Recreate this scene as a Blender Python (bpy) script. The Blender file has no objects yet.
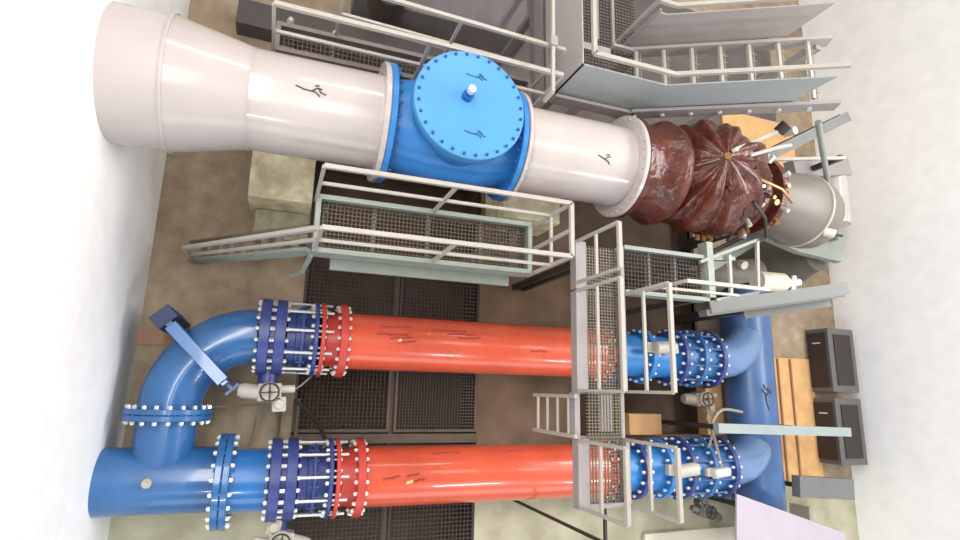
import bpy, bmesh, math, random
from mathutils import Vector, Matrix, noise
random.seed(7)
PI = math.pi
C = bpy.context.scene.collection
SC = bpy.context.scene

# ------------------------------------------------------------------ camera
CAMZ = 10.2
F_PX = 554.0
FWD = Vector((.335, .211, -.918)).normalized()
RT = Vector((.9375, .0235, .348)); RT = (RT - FWD * RT.dot(FWD)).normalized()
DN = FWD.cross(RT)
if DN.z > 0: DN = -DN
cam_d = bpy.data.cameras.new('camera'); cam = bpy.data.objects.new('camera', cam_d); C.objects.link(cam)
M = Matrix.Identity(4)
for i in range(3):
    M[i][0] = RT[i]; M[i][1] = -DN[i]; M[i][2] = -FWD[i]
M[2][3] = CAMZ
cam.matrix_world = M
cam_d.sensor_width = 36; cam_d.lens = F_PX / 960 * 36; cam_d.clip_end = 200; cam_d.clip_start = .05
SC.camera = cam

def at(px, py, z):
    """the place in the hall at height z that lies on a sight line of the photograph"""
    d = RT * (px - 480) + DN * (py - 270) + FWD * F_PX
    t = (z - CAMZ) / d.z
    return Vector((0, 0, CAMZ)) + d * t

# ------------------------------------------------------------------ world, lamps, exposure
w = bpy.data.worlds.new('hall_ambient'); SC.world = w; w.use_nodes = True
bg = w.node_tree.nodes['Background']; bg.inputs[0].default_value = (.92, .95, 1, 1); bg.inputs[1].default_value = .36
def area(name, loc, target, sx, sy, power, col):
    d = bpy.data.lights.new(name, 'AREA'); d.shape = 'RECTANGLE'; d.size = sx; d.size_y = sy; d.energy = power; d.color = col
    o = bpy.data.objects.new(name, d); C.objects.link(o); o.location = loc
    o.rotation_euler = (Vector(target) - Vector(loc)).to_track_quat('-Z', 'Y').to_euler()
    return o
area('ceiling_lamp', (4.5, 13.5, 14), (4.5, 3, 1), 9, 1.0, 520, (1, .90, .82))
area('ceiling_lamp', (1.0, 1.0, 16), (2.5, 1, 0), 6, 1.5, 200, (1, .88, .80))
area('ceiling_lamp', (9.0, 3.0, 15), (9, 2, 0), 5, 3.0, 220, (1, .88, .76))
area('side_lamp', (6.6, -7.4, 9.6), (4, -1, 0), 2.4, .14, 230, (.95, .98, 1))
area('side_lamp', (-1.0, -7.4, 9.6), (0, -1, 0), 1.0, .14, 90, (.95, .98, 1))
area('side_lamp', (13, -9.5, 10.5), (10, -1, 0), 3.0, .4, 380, (.95, .98, 1))
area('wall_fill_light', (13.2, 4, 11), (-2, 3.5, 4.5), 10, 3, 1650, (1, .98, .96))  # added unseen fill light, brightens the left wall
area('wall_fill_light', (-1.9, 4, 12.5), (13.6, 4, 1.5), 10, 2.5, 1650, (1, .98, .96))  # added unseen fill from the other end, brightens the right wall
area('hall_window', (5, -14, 5.5), (5, 0, 2), 18, 5, 620, (.86, .95, 1))
SC.view_settings.view_transform = 'Standard'; SC.view_settings.look = 'None'
SC.view_settings.exposure = 0.0; SC.view_settings.gamma = 1; SC.view_settings.use_curve_mapping = False

# ------------------------------------------------------------------ materials
MATS = {}
def s2l(c):
    return tuple(((v/255)/12.92 if v/255 <= .04045 else ((v/255+.055)/1.055)**2.4) for v in c)
def mat(name, col, rough=.45, metal=0, var=.0, vscale=3, bump=0, bscale=20, col2=None, coat=0, lo=.35, hi=.65):
    if name in MATS: return MATS[name]
    m = bpy.data.materials.new(name); m.use_nodes = True
    nt = m.node_tree; b = nt.nodes['Principled BSDF']
    base = s2l(col); b.inputs['Roughness'].default_value = rough; b.inputs['Metallic'].default_value = metal
    b.inputs['Coat Weight'].default_value = coat; b.inputs['Coat Roughness'].default_value = .07
    tc = nt.nodes.new('ShaderNodeTexCoord')
    n = nt.nodes.new('ShaderNodeTexNoise'); n.inputs['Scale'].default_value = vscale; n.inputs['Detail'].default_value = 5
    nt.links.new(tc.outputs['Object'], n.inputs['Vector'])
    r = nt.nodes.new('ShaderNodeValToRGB')
    c2 = s2l(col2) if col2 else tuple(v * (1 - max(var, .06)) for v in base)
    r.color_ramp.elements[0].position = lo; r.color_ramp.elements[1].position = hi
    r.color_ramp.elements[0].color = (*c2, 1); r.color_ramp.elements[1].color = (*base, 1)
    nt.links.new(n.outputs['Fac'], r.inputs['Fac']); nt.links.new(r.outputs['Color'], b.inputs['Base Color'])
    if bump:
        n2 = nt.nodes.new('ShaderNodeTexNoise'); n2.inputs['Scale'].default_value = bscale; n2.inputs['Detail'].default_value = 4
        nt.links.new(tc.outputs['Object'], n2.inputs['Vector'])
        bp = nt.nodes.new('ShaderNodeBump'); bp.inputs['Strength'].default_value = bump; bp.inputs['Distance'].default_value = .03
        nt.links.new(n2.outputs['Fac'], bp.inputs['Height']); nt.links.new(bp.outputs['Normal'], b.inputs['Normal'])
    MATS[name] = m
    return m
white_paint = mat('white_pipe_paint', (184, 175, 171), .24, coat=.35, var=.08, vscale=1.4)
blue_valve = mat('bright_blue_paint', (46, 122, 190), .38, var=.10)
blue_pipe = mat('blue_pipe_paint', (50, 104, 162), .27, coat=.4, var=.22, vscale=2)
navy = mat('dark_blue_paint', (56, 70, 132), .35, var=.25, vscale=6)
steel_blue = mat('steel_blue_paint', (70, 102, 150), .33, var=.18, vscale=2)
orange = mat('orange_red_paint', (214, 90, 62), .26, coat=.5, var=.10, vscale=2.2)
redfl = mat('red_flange_paint', (196, 68, 56), .38, var=.15)
zinc = mat('zinc_plated_steel', (226, 226, 222), .35, .55)
railm = mat('pale_grey_paint', (166, 160, 151), .45, var=.05)
chan = mat('grey_green_paint', (134, 141, 132), .45, var=.10, vscale=5)
graym = mat('mid_grey_paint', (148, 141, 140), .5, var=.10, vscale=3)
beamm = mat('beam_grey_paint', (116, 118, 116), .5, var=.12, vscale=3)
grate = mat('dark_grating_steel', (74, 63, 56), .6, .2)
grate_l = mat('galvanised_grating_steel', (120, 113, 96), .5, .2)
framebr = mat('brown_frame_steel', (98, 82, 68), .6, var=.2)
dark = mat('dark_steel', (52, 44, 40), .6)
brown = mat('brown_primer', (94, 46, 34), .24, var=.4, vscale=4, bump=.9, bscale=8, col2=(70, 34, 26))
brass = mat('brass_fitting', (186, 140, 92), .3, .8)
castal = mat('grey_actuator_paint', (188, 182, 170), .4, var=.15)
greypipe = mat('grey_vessel_paint', (116, 110, 102), .45, var=.08)
concrete_l = mat('pale_concrete', (222, 213, 180), .85, vscale=4, bump=.4, col2=(184, 172, 140))
ochre = mat('warm_lit_floor', (218, 170, 114), .7, vscale=3, col2=(196, 154, 106))  # warm light falling on the floor, put into the base colour
marker = mat('dark_marker_ink', (66, 58, 60), .6)
lilac = mat('lilac_sheet', (180, 170, 180), .5, var=.05)
hose = mat('grey_cable_sheath', (146, 138, 126), .5)
cream = mat('cream_plastic', (208, 200, 182), .4)
cabinetm = mat('dark_cabinet_paint', (98, 96, 98), .5)
wallm = mat('white_wall_paint', (251, 251, 250), .9)

# ------------------------------------------------------------------ helpers
class MB:
    def __init__(s): s.bm = bmesh.new()
    def box(s, c, size, R=None):
        g = bmesh.ops.create_cube(s.bm, size=1)['verts']
        m = Matrix.Translation(Vector(c)) @ (R.to_4x4() if R else Matrix.Identity(4)) @ Matrix.Diagonal((*size, 1))
        bmesh.ops.transform(s.bm, matrix=m, verts=g); return s
    def bar(s, p0, p1, w=.05, h=None, up=(0, 0, 1)):
        p0, p1 = Vector(p0), Vector(p1); d = p1 - p0; L = d.length
        x = d.normalized(); u = Vector(up)
        if abs(x.dot(u)) > .98: u = Vector((0, 1, 0))
        y = u.cross(x).normalized(); z = x.cross(y)
        R = Matrix((x, y, z)).transposed()
        return s.box((p0 + p1) / 2, (L, w, h or w), R)
    def cyl(s, p0, p1, r, r2=None, seg=24):
        p0, p1 = Vector(p0), Vector(p1); d = p1 - p0
        g = bmesh.ops.create_cone(s.bm, cap_ends=True, segments=seg, radius1=r, radius2=r if r2 is None else r2, depth=d.length)['verts']
        bmesh.ops.transform(s.bm, matrix=Matrix.Translation((p0 + p1) / 2) @ d.to_track_quat('Z', 'Y').to_matrix().to_4x4(), verts=g)
        return s
    def lathe(s, prof, o, axis, seg=48, closed=False):
        """prof: list of (t along axis, radius)"""
        o = Vector(o); a = Vector(axis).normalized(); u = a.orthogonal().normalized(); v = a.cross(u)
        rings = []
        for t, r in prof:
            rings.append([s.bm.verts.new(o + a * t + (u * math.cos(2*PI*k/seg) + v * math.sin(2*PI*k/seg)) * r) for k in range(seg)])
        n = len(rings)
        for i in range(n if closed else n - 1):
            A, B = rings[i], rings[(i + 1) % n]
            for k in range(seg):
                s.bm.faces.new((A[k], A[(k+1) % seg], B[(k+1) % seg], B[k]))
        if not closed:
            s.bm.faces.new(rings[0][::-1]); s.bm.faces.new(rings[-1])
        return s
    def tube(s, pts, r, seg=10, rads=None):
        pts = [Vector(p) for p in pts]; rings = []; prev = None
        for i, p in enumerate(pts):
            t = (pts[min(i+1, len(pts)-1)] - pts[max(i-1, 0)]).normalized()
            u = t.orthogonal().normalized() if prev is None else (prev - t * prev.dot(t)).normalized()
            prev = u; v = t.cross(u); rr = rads[i] if rads else r
            rings.append([s.bm.verts.new(p + (u*math.cos(2*PI*k/seg) + v*math.sin(2*PI*k/seg))*rr) for k in range(seg)])
        for A, B in zip(rings, rings[1:]):
            for k in range(seg): s.bm.faces.new((A[k], A[(k+1) % seg], B[(k+1) % seg], B[k]))
        s.bm.faces.new(rings[0][::-1]); s.bm.faces.new(rings[-1]); return s
    def prism(s, poly, z0, z1):
        a = [s.bm.verts.new((p[0], p[1], z0)) for p in poly]; b = [s.bm.verts.new((p[0], p[1], z1)) for p in poly]
        n = len(poly)
        for k in range(n): s.bm.faces.new((a[k], a[(k+1) % n], b[(k+1) % n], b[k]))
        s.bm.faces.new(a[::-1]); s.bm.faces.new(b); return s
    def hexa(s, lo, hi):
        a = [s.bm.verts.new(p) for p in lo]; b = [s.bm.verts.new(p) for p in hi]; n = len(a)
        for k in range(n): s.bm.faces.new((a[k], a[(k+1) % n], b[(k+1) % n], b[k]))
        s.bm.faces.new(a[::-1]); s.bm.faces.new(b); return s
def finish(mb, name, m, smooth=30, inv=None):
    bm = mb.bm
    if inv is not None: bmesh.ops.transform(bm, matrix=inv, verts=bm.verts)
    bmesh.ops.recalc_face_normals(bm, faces=bm.faces)
    me = bpy.data.meshes.new(name); bm.to_mesh(me); bm.free()
    for p in me.polygons: p.use_smooth = True
    me.set_sharp_from_angle(angle=math.radians(smooth))
    me.materials.append(m); return me
WORLD = {}
def thing(name, label, cat, loc=(0, 0, 0), group=None):
    o = bpy.data.objects.new(name, None); C.objects.link(o); o.location = loc; o.empty_display_size = .2
    o['label'] = label; o['category'] = cat
    if group: o['group'] = group
    WORLD[o] = Matrix.Translation(Vector(loc)); return o
def part(name, mb, m, parent=None, bevel=0, label=None, smooth=30):
    """all geometry is given in hall coordinates; it is stored relative to its thing"""
    inv = WORLD[parent].inverted() if parent is not None else None
    o = bpy.data.objects.new(name, finish(mb, name, m, smooth, inv)); C.objects.link(o)
    if parent is not None: o.parent = parent; WORLD[o] = WORLD[parent]
    else: WORLD[o] = Matrix.Identity(4)
    if bevel:
        b = o.modifiers.new('bevel', 'BEVEL'); b.width = bevel; b.segments = 2; b.limit_method = 'ANGLE'
    if label: o['label'] = label
    return o
def solo(name, mb, m, label, cat, group=None, bevel=0, loc=None):
    bm = mb.bm
    if loc is None:
        c = Vector((0, 0, 0)); zmin = 1e9
        for v in bm.verts: c += v.co; zmin = min(zmin, v.co.z)
        c /= len(bm.verts); loc = Vector((c.x, c.y, zmin))
    loc = Vector(loc)
    o = bpy.data.objects.new(name, finish(mb, name, m, 30, Matrix.Translation(-loc))); C.objects.link(o); o.location = loc
    o['label'] = label; o['category'] = cat
    if group: o['group'] = group
    if bevel:
        b = o.modifiers.new('bevel', 'BEVEL'); b.width = bevel; b.segments = 2; b.limit_method = 'ANGLE'
    WORLD[o] = Matrix.Translation(loc); return o
def struct(name, mb, m):
    o = bpy.data.objects.new(name, finish(mb, name, m)); C.objects.link(o); o['kind'] = 'structure'; WORLD[o] = Matrix.Identity(4); return o

BOLT = {}
def bolt_mesh(L, r, m):
    k = (round(L, 3), round(r, 3), m.name)
    if k not in BOLT:
        b = MB(); b.cyl((0, 0, -L/2 - r*1.6), (0, 0, L/2 + r*1.6), r*.5, seg=8)
        for s in (-1, 1): b.cyl((0, 0, s*L/2), (0, 0, s*(L/2 + r*1.3)), r, seg=6)
        BOLT[k] = finish(b, 'bolt', m)
    return BOLT[k]
def bolts(parent, c, a, rb, L, n, r=.034, m=None, phase=0, arc=None):
    a = Vector(a).normalized(); u = a.orthogonal().normalized(); v = a.cross(u); c = Vector(c)
    inv = WORLD[parent].inverted(); q = a.to_track_quat('Z', 'Y')
    for k in range(n):
        t = 2*PI*(k + phase)/n
        o = bpy.data.objects.new('bolt', bolt_mesh(L, r, m or zinc)); C.objects.link(o); o.parent = parent
        o.location = inv @ (c + (u*math.cos(t) + v*math.sin(t))*rb); o.rotation_mode = 'QUATERNION'; o.rotation_quaternion = q
def flange(parent, c, a, R, ri, th, m, n=20, bl=None, name='flange', label=None, phase=0, br=.030, bm_=None, off=0):
    b = MB(); b.lathe([(-th/2, ri), (-th/2, R - .01), (-th/2 + .01, R), (th/2 - .01, R), (th/2, R - .01), (th/2, ri)], c, a, 56, closed=True)
    f = part(name, b, m, parent, label=label)
    if n: bolts(f, Vector(c) + Vector(a).normalized()*off, a, R - .055, bl or th, n, br, bm_, phase=phase)
    return f
def lerp(a, b, t): return Vector(a) + (Vector(b) - Vector(a)) * t

# ------------------------------------------------------------------ setting: floor with a grated pit, walls
def floor_mat():
    m = bpy.data.materials.new('concrete_floor'); m.use_nodes = True; nt = m.node_tree; b = nt.nodes['Principled BSDF']
    b.inputs['Roughness'].default_value = .8
    tc = nt.nodes.new('ShaderNodeTexCoord')
    n1 = nt.nodes.new('ShaderNodeTexNoise'); n1.inputs['Scale'].default_value = .55; n1.inputs['Detail'].default_value = 6; n1.inputs['Roughness'].default_value = .6
    n2 = nt.nodes.new('ShaderNodeTexNoise'); n2.inputs['Scale'].default_value = 3.5; n2.inputs['Detail'].default_value = 8
    for n in (n1, n2): nt.links.new(tc.outputs['Object'], n.inputs['Vector'])
    r = nt.nodes.new('ShaderNodeValToRGB'); e = r.color_ramp.elements
    e[0].position = .34; e[0].color = (*s2l((134, 119, 100)), 1); e[1].position = .66; e[1].color = (*s2l((172, 156, 134)), 1)
    x = e.new(.5); x.color = (*s2l((156, 138, 116)), 1)
    nt.links.new(n1.outputs['Fac'], r.inputs['Fac'])
    r2 = nt.nodes.new('ShaderNodeValToRGB'); r2.color_ramp.elements[0].position = .3; r2.color_ramp.elements[1].position = .7
    r2.color_ramp.elements[0].color = (.72, .72, .72, 1); r2.color_ramp.elements[1].color = (1.1, 1.08, 1.02, 1)
    nt.links.new(n2.outputs['Fac'], r2.inputs['Fac'])
    mx = nt.nodes.new('ShaderNodeMixRGB'); mx.blend_type = 'MULTIPLY'; mx.inputs[0].default_value = 1
    nt.links.new(r.outputs['Color'], mx.inputs[1]); nt.links.new(r2.outputs['Color'], mx.inputs[2]); nt.links.new(mx.outputs['Color'], b.inputs['Base Color'])
    return m
fm = floor_mat(); MATS['floor'] = fm
PX0, PX1, PY0, PY1 = .40, 3.73, -4.6, 4.3
QX0, QX1, QY0, QY1 = 5.9, 9.1, -.85, 4.6          # second sunken bay, below the valves
XL, XR, YB, YT = -2.04, 13.5, -6.0, 15.0
b = MB()
def slab(x0, x1, y0, y1, zt=0): b.box(((x0+x1)/2, (y0+y1)/2, zt - .1), (x1-x0, y1-y0, .2))
YF = -1.95
slab(XL, PX0, YF, YT); slab(PX0, PX1, PY1, YT); slab(PX1, QX0, 4.6, YT); slab(QX0, QX1, QY1, YT); slab(QX1, XR, YF, YT)
struct('floor', b, fm)
b = MB(); slab(XL, PX0, YB, YF); slab(PX0, PX1, YB, PY0); slab(PX1, XR, YB, YF)
struct('floor', b, mat('pale_floor', (186, 182, 156), .8, var=.2, vscale=1.5, bump=.2, col2=(158, 152, 126)))  # stronger front light and some dust put into this paler colour
b = MB(); slab(PX1, QX0, YF, 4.6); slab(QX0, QX1, YF, QY0)
struct('floor', b, mat('brown_floor', (118, 94, 74), .8, vscale=1.3, col2=(94, 76, 58)))
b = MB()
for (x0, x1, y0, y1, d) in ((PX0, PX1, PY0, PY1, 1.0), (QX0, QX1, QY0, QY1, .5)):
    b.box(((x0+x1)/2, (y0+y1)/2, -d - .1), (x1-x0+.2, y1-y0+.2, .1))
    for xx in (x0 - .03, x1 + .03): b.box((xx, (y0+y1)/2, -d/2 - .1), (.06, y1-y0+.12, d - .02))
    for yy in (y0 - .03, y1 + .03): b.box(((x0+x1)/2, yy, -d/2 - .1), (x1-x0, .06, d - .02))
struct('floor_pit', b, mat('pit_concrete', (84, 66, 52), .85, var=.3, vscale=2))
b = MB(); b.box((XL - .1, 4.5, 6), (.2, 21, 12)); struct('wall_left', b, wallm)
b = MB(); b.box((XR + .1, 4.5, 3.5), (.2, 21, 7)); struct('wall_right', b, wallm)

def grating_mesh(mb, x0, x1, y0, y1, z, sp, t=.010, h=.03, spy=None):
    n = max(2, int((x1-x0)/sp)); m_ = max(2, int((y1-y0)/(spy or sp)))
    for i in range(1, n): mb.box((x0 + (x1-x0)*i/n, (y0+y1)/2, z), (t, y1-y0, h))
    for j in range(1, m_): mb.box(((x0+x1)/2, y0 + (y1-y0)*j/m_, z + .002), (x1-x0, t, h))
cols = ((PX0, 2.06), (2.14, PX1)); rows = ((-4.58, -2.9), (-2.82, -1.0), (-.78, .62), (.70, 2.33))
desc = {0: '', 1: 'under the lower orange pipe', 2: 'between the orange pipes', 3: 'under the upper orange pipe'}
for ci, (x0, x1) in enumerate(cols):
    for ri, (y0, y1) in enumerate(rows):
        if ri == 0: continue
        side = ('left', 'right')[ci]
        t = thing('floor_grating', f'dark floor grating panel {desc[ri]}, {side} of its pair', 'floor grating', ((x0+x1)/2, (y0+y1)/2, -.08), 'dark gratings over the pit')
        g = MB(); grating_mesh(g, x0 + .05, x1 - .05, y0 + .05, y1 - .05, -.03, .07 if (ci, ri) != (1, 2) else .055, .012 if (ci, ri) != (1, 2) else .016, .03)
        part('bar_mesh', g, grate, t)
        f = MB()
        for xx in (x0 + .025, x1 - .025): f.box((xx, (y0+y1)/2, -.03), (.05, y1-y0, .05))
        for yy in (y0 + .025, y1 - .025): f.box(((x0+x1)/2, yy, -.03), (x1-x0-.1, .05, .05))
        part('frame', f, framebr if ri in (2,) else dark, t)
solo('support_beam', MB().bar((PX0 + .01, -.89, -.05), (PX1 - .01, -.89, -.05), .16, .12), framebr, 'brown steel floor beam running beside the lower orange pipe', 'beam')
solo('support_beam', MB().bar((2.10, -4.5, -.11), (2.10, 2.3, -.11), .06, .1), framebr, 'dark floor beam between left and right grating panels', 'beam')

# ochre patches with warm light put into their colour, concrete patches, plinths
solo('warm_lit_slab', MB().box((11.45, -.5, .02), (2.1, 2.85, .04)), ochre, 'floor slab beyond the blue header pipe, ochre standing for warm light', 'floor slab')
solo('warm_lit_slab', MB().box((7.35, -.62, .02), (.8, .42, .5)), ochre, 'small ochre block, colour standing for warm light, between the two blue valve lines', 'block', bevel=.01)
solo('warm_lit_slab', MB().box((9.25, -.1, .04), (.45, 1.5, .3)), ochre, 'ochre block, colour standing for warm light, beside the blue header under the actuators', 'block', bevel=.01)
for dx in (11.35, 11.75):
    solo('conduit_pipe', MB().cyl((dx, -1.9, .065), (dx, .9, .065), .025), mat('rusty_pipe', (150, 112, 80), .6),
         'thin rusty conduit on the warm-lit slab, ' + ('nearer the blue header' if dx < 11.5 else 'further from the blue header'), 'conduit')
t = thing('concrete_plinth', 'pale concrete plinth under the white penstock pipe', 'plinth', (.1, 3.6, 0))
pl = MB(); a = at(247, 205, .9); c2 = at(318, 205, .9); e0 = at(247, 150, .9)
pl.box(((a.x+.36)/2, a.y + 1.3, .55), (.36 - a.x, 2.4, 1.1)); part('upper_block', pl, concrete_l, t, .03)
pl = MB(); pl.box(((a.x+.36)/2 + .05, a.y - .15, .25), (.26 - a.x, .5, .5)); part('lower_step', pl, mat('worn_concrete', (156, 148, 124), .85, var=.3, vscale=6), t, .03)
t2 = at(540, 215, .8)
solo('concrete_plinth', MB().box((4.4, t2.y + .5, .5), (1.2, 1.4, 1.0)), concrete_l, 'pale concrete pier under the white pipe between blue valve and brown machine', 'plinth', bevel=.03)
solo('floor_strip', MB().bar(at(121, 336, .01) + Vector((-.3, 0, .0)), at(176, 336, .01), .28, .02), mat('pinkish_concrete', (178, 138, 116), .8), 'pinkish strip on the floor beside the blue elbow', 'floor strip')

# ------------------------------------------------------------------ big white penstock line
AY, AZ, AR = 3.5, CAMZ - 7.0, .625
def ax(px, py): return at(px, py, AZ).x
X = Vector((1, 0, 0))
xs = [ax(174, 80), ax(252, 98), ax(376, 122), ax(511, 150), ax(621, 172)]
def A(x): return Vector((x, AY, AZ))
t = thing('penstock_pipe', 'large white pipe with a reducer cone at the upper left', 'pipe', (xs[0], AY, AZ - .8))
p = MB(); p.lathe([(XL - .05, .80), (xs[0], .80), (xs[0], .815), (xs[0] + .03, .815), (xs[0] + .03, .80), (xs[1], AR + .005), (xs[1], AR + .012), (xs[1] + .02, AR + .012), (xs[1] + .02, AR), (xs[2], AR)], (0, AY, AZ), X, 72)
part('pipe_shell', p, white_paint, t, smooth=12)
flange(t, A(xs[2] + .03), X, .80, AR - .05, .07, white_paint, 0)
def cyl_pt(x, ang, R=AR, y=AY, z=AZ, lift=.004):
    return Vector((x, y + math.sin(ang)*(R + lift), z + math.cos(ang)*(R + lift)))
def mark(parent, strokes, x0, ang0, scale, R=AR, y=AY, z=AZ, name='paint_mark', wdt=.018):
    mb = MB()
    for st in strokes:
        pts = [cyl_pt(x0 + u*scale, ang0 + v*scale/R, R, y, z) for u, v in st]
        mb.tube(pts, wdt/2, 6)
    return part(name, mb, marker, parent)
FIG = [[(-.9, .15), (-.4, .0), (.3, -.05), (.6, -.3)], [(.1, .0), (.45, .25), (.7, .18)], [(.45, .25), (.62, -.02), (.95, -.12)], [(.25, .35), (.5, .42)]]
FIG2 = [[(-.5, .2), (-.1, .05), (.3, -.1), (.4, -.25)], [(0, 0), (.25, .2), (.45, .22)], [(.1, .3), (.35, .35)]]
v_cam = -math.atan(AY / 7.0)
mk = mark(t, FIG, ax(308, 108), v_cam + .38, .19); mk['label'] = 'dark handwritten mark'

# blue valve
bbolt = mat('blue_bolt', (34, 84, 140), .4)
t = thing('gate_valve', 'bright blue valve with a round bolted cover on the white pipe', 'valve', (sum(xs[2:4])/2, AY, AZ - .8))
xa, xb = xs[2] + .07, xs[3] - .07; xc = (xa + xb)/2 + .03
p = MB(); p.lathe([(xa, .60), (xa + .12, .60), (xc - .35, .70), (xc + .35, .70), (xb - .12, .60), (xb, .60)], (0, AY, AZ), X, 64)
part('body_shell', p, blue_valve, t)
flange(t, A(xa + .04), X, .80, .55, .08, blue_valve, 30, .12, br=.024, bm_=bbolt)
flange(t, A(xb - .04), X, .80, .55, .08, blue_valve, 30, .12, br=.024, bm_=bbolt)
CT = CAMZ - 6.02
p = MB(); p.lathe([(AZ, .60), (CT - .20, .60)], (xc, AY, 0), (0, 0, 1), 64); part('neck', p, blue_valve, t)
p = MB(); p.lathe([(CT - .22, .5), (CT - .22, .72), (CT - .13, .72), (CT - .13, .5)], (xc, AY, 0), (0, 0, 1), 64, closed=True); part('neck_flange', p, blue_valve, t)
p = MB(); p.lathe([(CT - .12, .735), (CT - .03, .735), (CT - .015, .725), (CT, .60), (CT + .012, .3), (CT + .016, .01)], (xc, AY, 0), (0, 0, 1), 72)
cv = part('cover', p, mat('light_blue_paint', (72, 140, 194), .42, var=.06), t, smooth=25)
bolts(cv, (xc, AY, CT - .11), (0, 0, 1), .68, .20, 28, .020, mat('blue_bolt', (34, 84, 140), .4))
p = MB(); p.lathe([(CT, .07), (CT + .10, .07), (CT + .10, .045), (CT + .16, .045)], (xc - .07, AY + .07, 0), (0, 0, 1), 20); part('lifting_boss', p, mat('deep_blue_paint', (24, 88, 160), .4), t)
p = MB(); p.lathe([(CT + .16, .05), (CT + .24, .05), (CT + .24, .02), (CT + .26, .02)], (xc - .07, AY + .07, 0), (0, 0, 1), 12); part('vent_plug', p, zinc, t)
for oy in (.38, -.40):
    p = MB()
    for st in FIG: p.tube([Vector((xc + .05 + u*.15, AY + oy + v*.12, CT + .012)) for u, v in st], .008, 6)
    part('paint_mark', p, mat('blue_ink', (34, 82, 138), .5), t)
# casting ribs low on the body, towards the walkway
for k, zz in enumerate((-.22, -.34, -.46)):
    p = MB(); p.tube([cyl_pt(xc - .5 + i*.1, -math.acos(zz/.71), .70 - .05*abs(i-5)/5) for i in range(11)], .022, 8); part('casting_rib', p, blue_valve, t)

# white pipe between valve and brown machine
t = thing('white_pipe', 'straight white pipe between blue valve and brown machine', 'pipe', (sum(xs[3:5])/2, AY, AZ - .7))
p = MB(); p.lathe([(xs[3], AR), (xs[4] - .1, AR)], (0, AY, AZ), X, 72); part('pipe_shell', p, white_paint, t)
flange(t, A(xs[3] + .04 - .065), X, .80, AR - .08, .055, white_paint, 0)
flange(t, A(xs[4] - .06), X, .80, AR - .08, .07, white_paint, 32, .07, br=.016, bm_=white_paint)
mark(t, FIG2, ax(583, 150), v_cam + .12, .22)

# brown wrapped machine
t = thing('turbine_casing', 'dark brown casing gathered in pleats with brass fittings at the right of the white pipe', 'turbine', (xs[4] + 1, AY, AZ - 1.1))
p = MB(); x0 = xs[4]
p.lathe([(x0 - .02, .80), (x0 + .06, .80), (x0 + .10, .74), (x0 + .22, .71), (x0 + .42, .74), (x0 + .60, .84), (x0 + .75, .80)], (0, AY, AZ), X, 64); part('inlet_collar', p, brown, t)
scx = ax(704, 182) ; SCN = Vector((scx, AY + .05, AZ)); SR = .96
RTILT = Matrix.Rotation(-.38, 3, 'Y'); bm = bmesh.new(); nu, nv = 120, 48; rings = []
for j in range(nv + 1):
    th = PI * j / nv; ring = []
    for i in range(nu):
        ph = 2*PI*i/nu
        pl_ = .10 * math.sin(11*ph + 2.2*th + 1.1*math.sin(3*ph)) + .04*math.sin(23*ph + th*3)
        env = min(1, th*1.6) * (1 if th < 1.5 else max(0, 1 - (th-1.5)))
        n_ = noise.noise(Vector((math.cos(ph)*2*math.sin(th), math.sin(ph)*2*math.sin(th), th*2)))*.10
        r = SR*(1 + pl_*env*.55 + n_*math.sin(th))
        up = .08/(th + .35) if th < 1 else 0
        ring.append(bm.verts.new(SCN + RTILT @ Vector((math.cos(ph)*math.sin(th)*r, math.sin(ph)*math.sin(th)*r, math.cos(th)*r*.92 + up*.4))))
    rings.append(ring)
for j in range(nv):
    for i in range(nu): bm.faces.new((rings[j][i], rings[j][(i+1) % nu], rings[j+1][(i+1) % nu], rings[j+1][i]))
bmesh.ops.remove_doubles(bm, verts=bm.verts, dist=.0005)
mb = MB(); mb.bm.free(); mb.bm = bm; part('pleated_casing', mb, brown, t, smooth=50)
p = MB(); p.cyl(SCN + RTILT @ Vector((0, 0, SR*.9)), SCN + RTILT @ Vector((0, 0, SR*.9 + .14)), .08, .06, 12); part('top_knob', p, brass, t)
x1 = scx + .72
p = MB(); p.lathe([(x1 - .2, .6), (x1, .66), (x1 + .12, .66), (x1 + .14, .56), (x1 + .34, .54), (x1 + .35, .68), (x1 + .47, .68), (x1 + .48, .5), (x1 + .62, .48)], (0, AY - .05, AZ - .05), X, 40)
part('outlet_housing', p, brown, t)
for k in range(26):
    ang = -1.9 + k*.14 + random.uniform(-.05, .05); xx = x1 + random.choice((.05, .40, .22, -.12)); rr = random.uniform(.58, .70)
    c0 = Vector((xx, AY - .05 + math.sin(ang)*rr, AZ - .05 + math.cos(ang)*rr)); d = Vector((random.uniform(-.2, .2), math.sin(ang), math.cos(ang)))
    p = MB(); p.cyl(c0 - d*.02, c0 + d*random.uniform(.07, .14), random.uniform(.03, .055), seg=8); part('fitting', p, brass if k % 3 else zinc, t)
for k in range(24):
    ph = random.uniform(-1.7, .5); th = random.uniform(.45, 1.35); n_ = Vector((math.cos(ph)*math.sin(th), math.sin(ph)*math.sin(th), math.cos(th)*.92)); n_ = RTILT @ n_
    c0 = SCN + n_*SR*.97; p = MB(); p.cyl(c0, c0 + n_*random.uniform(.04, .11), random.uniform(.025, .05), seg=8); part('fitting', p, (brass, zinc, brown, dark)[k % 4], t)
for k in range(9):
    ang = -1.9 + k*.11; r0 = SR*.96
    c0 = SCN + Vector((.05 + .05*(k % 3), math.sin(ang)*r0, math.cos(ang)*r0*.92)); p = MB()
    p.cyl(c0, c0 + Vector((0, math.sin(ang)*.10, math.cos(ang)*.10)), .04, seg=8); part('fitting', p, brass, t)
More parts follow.
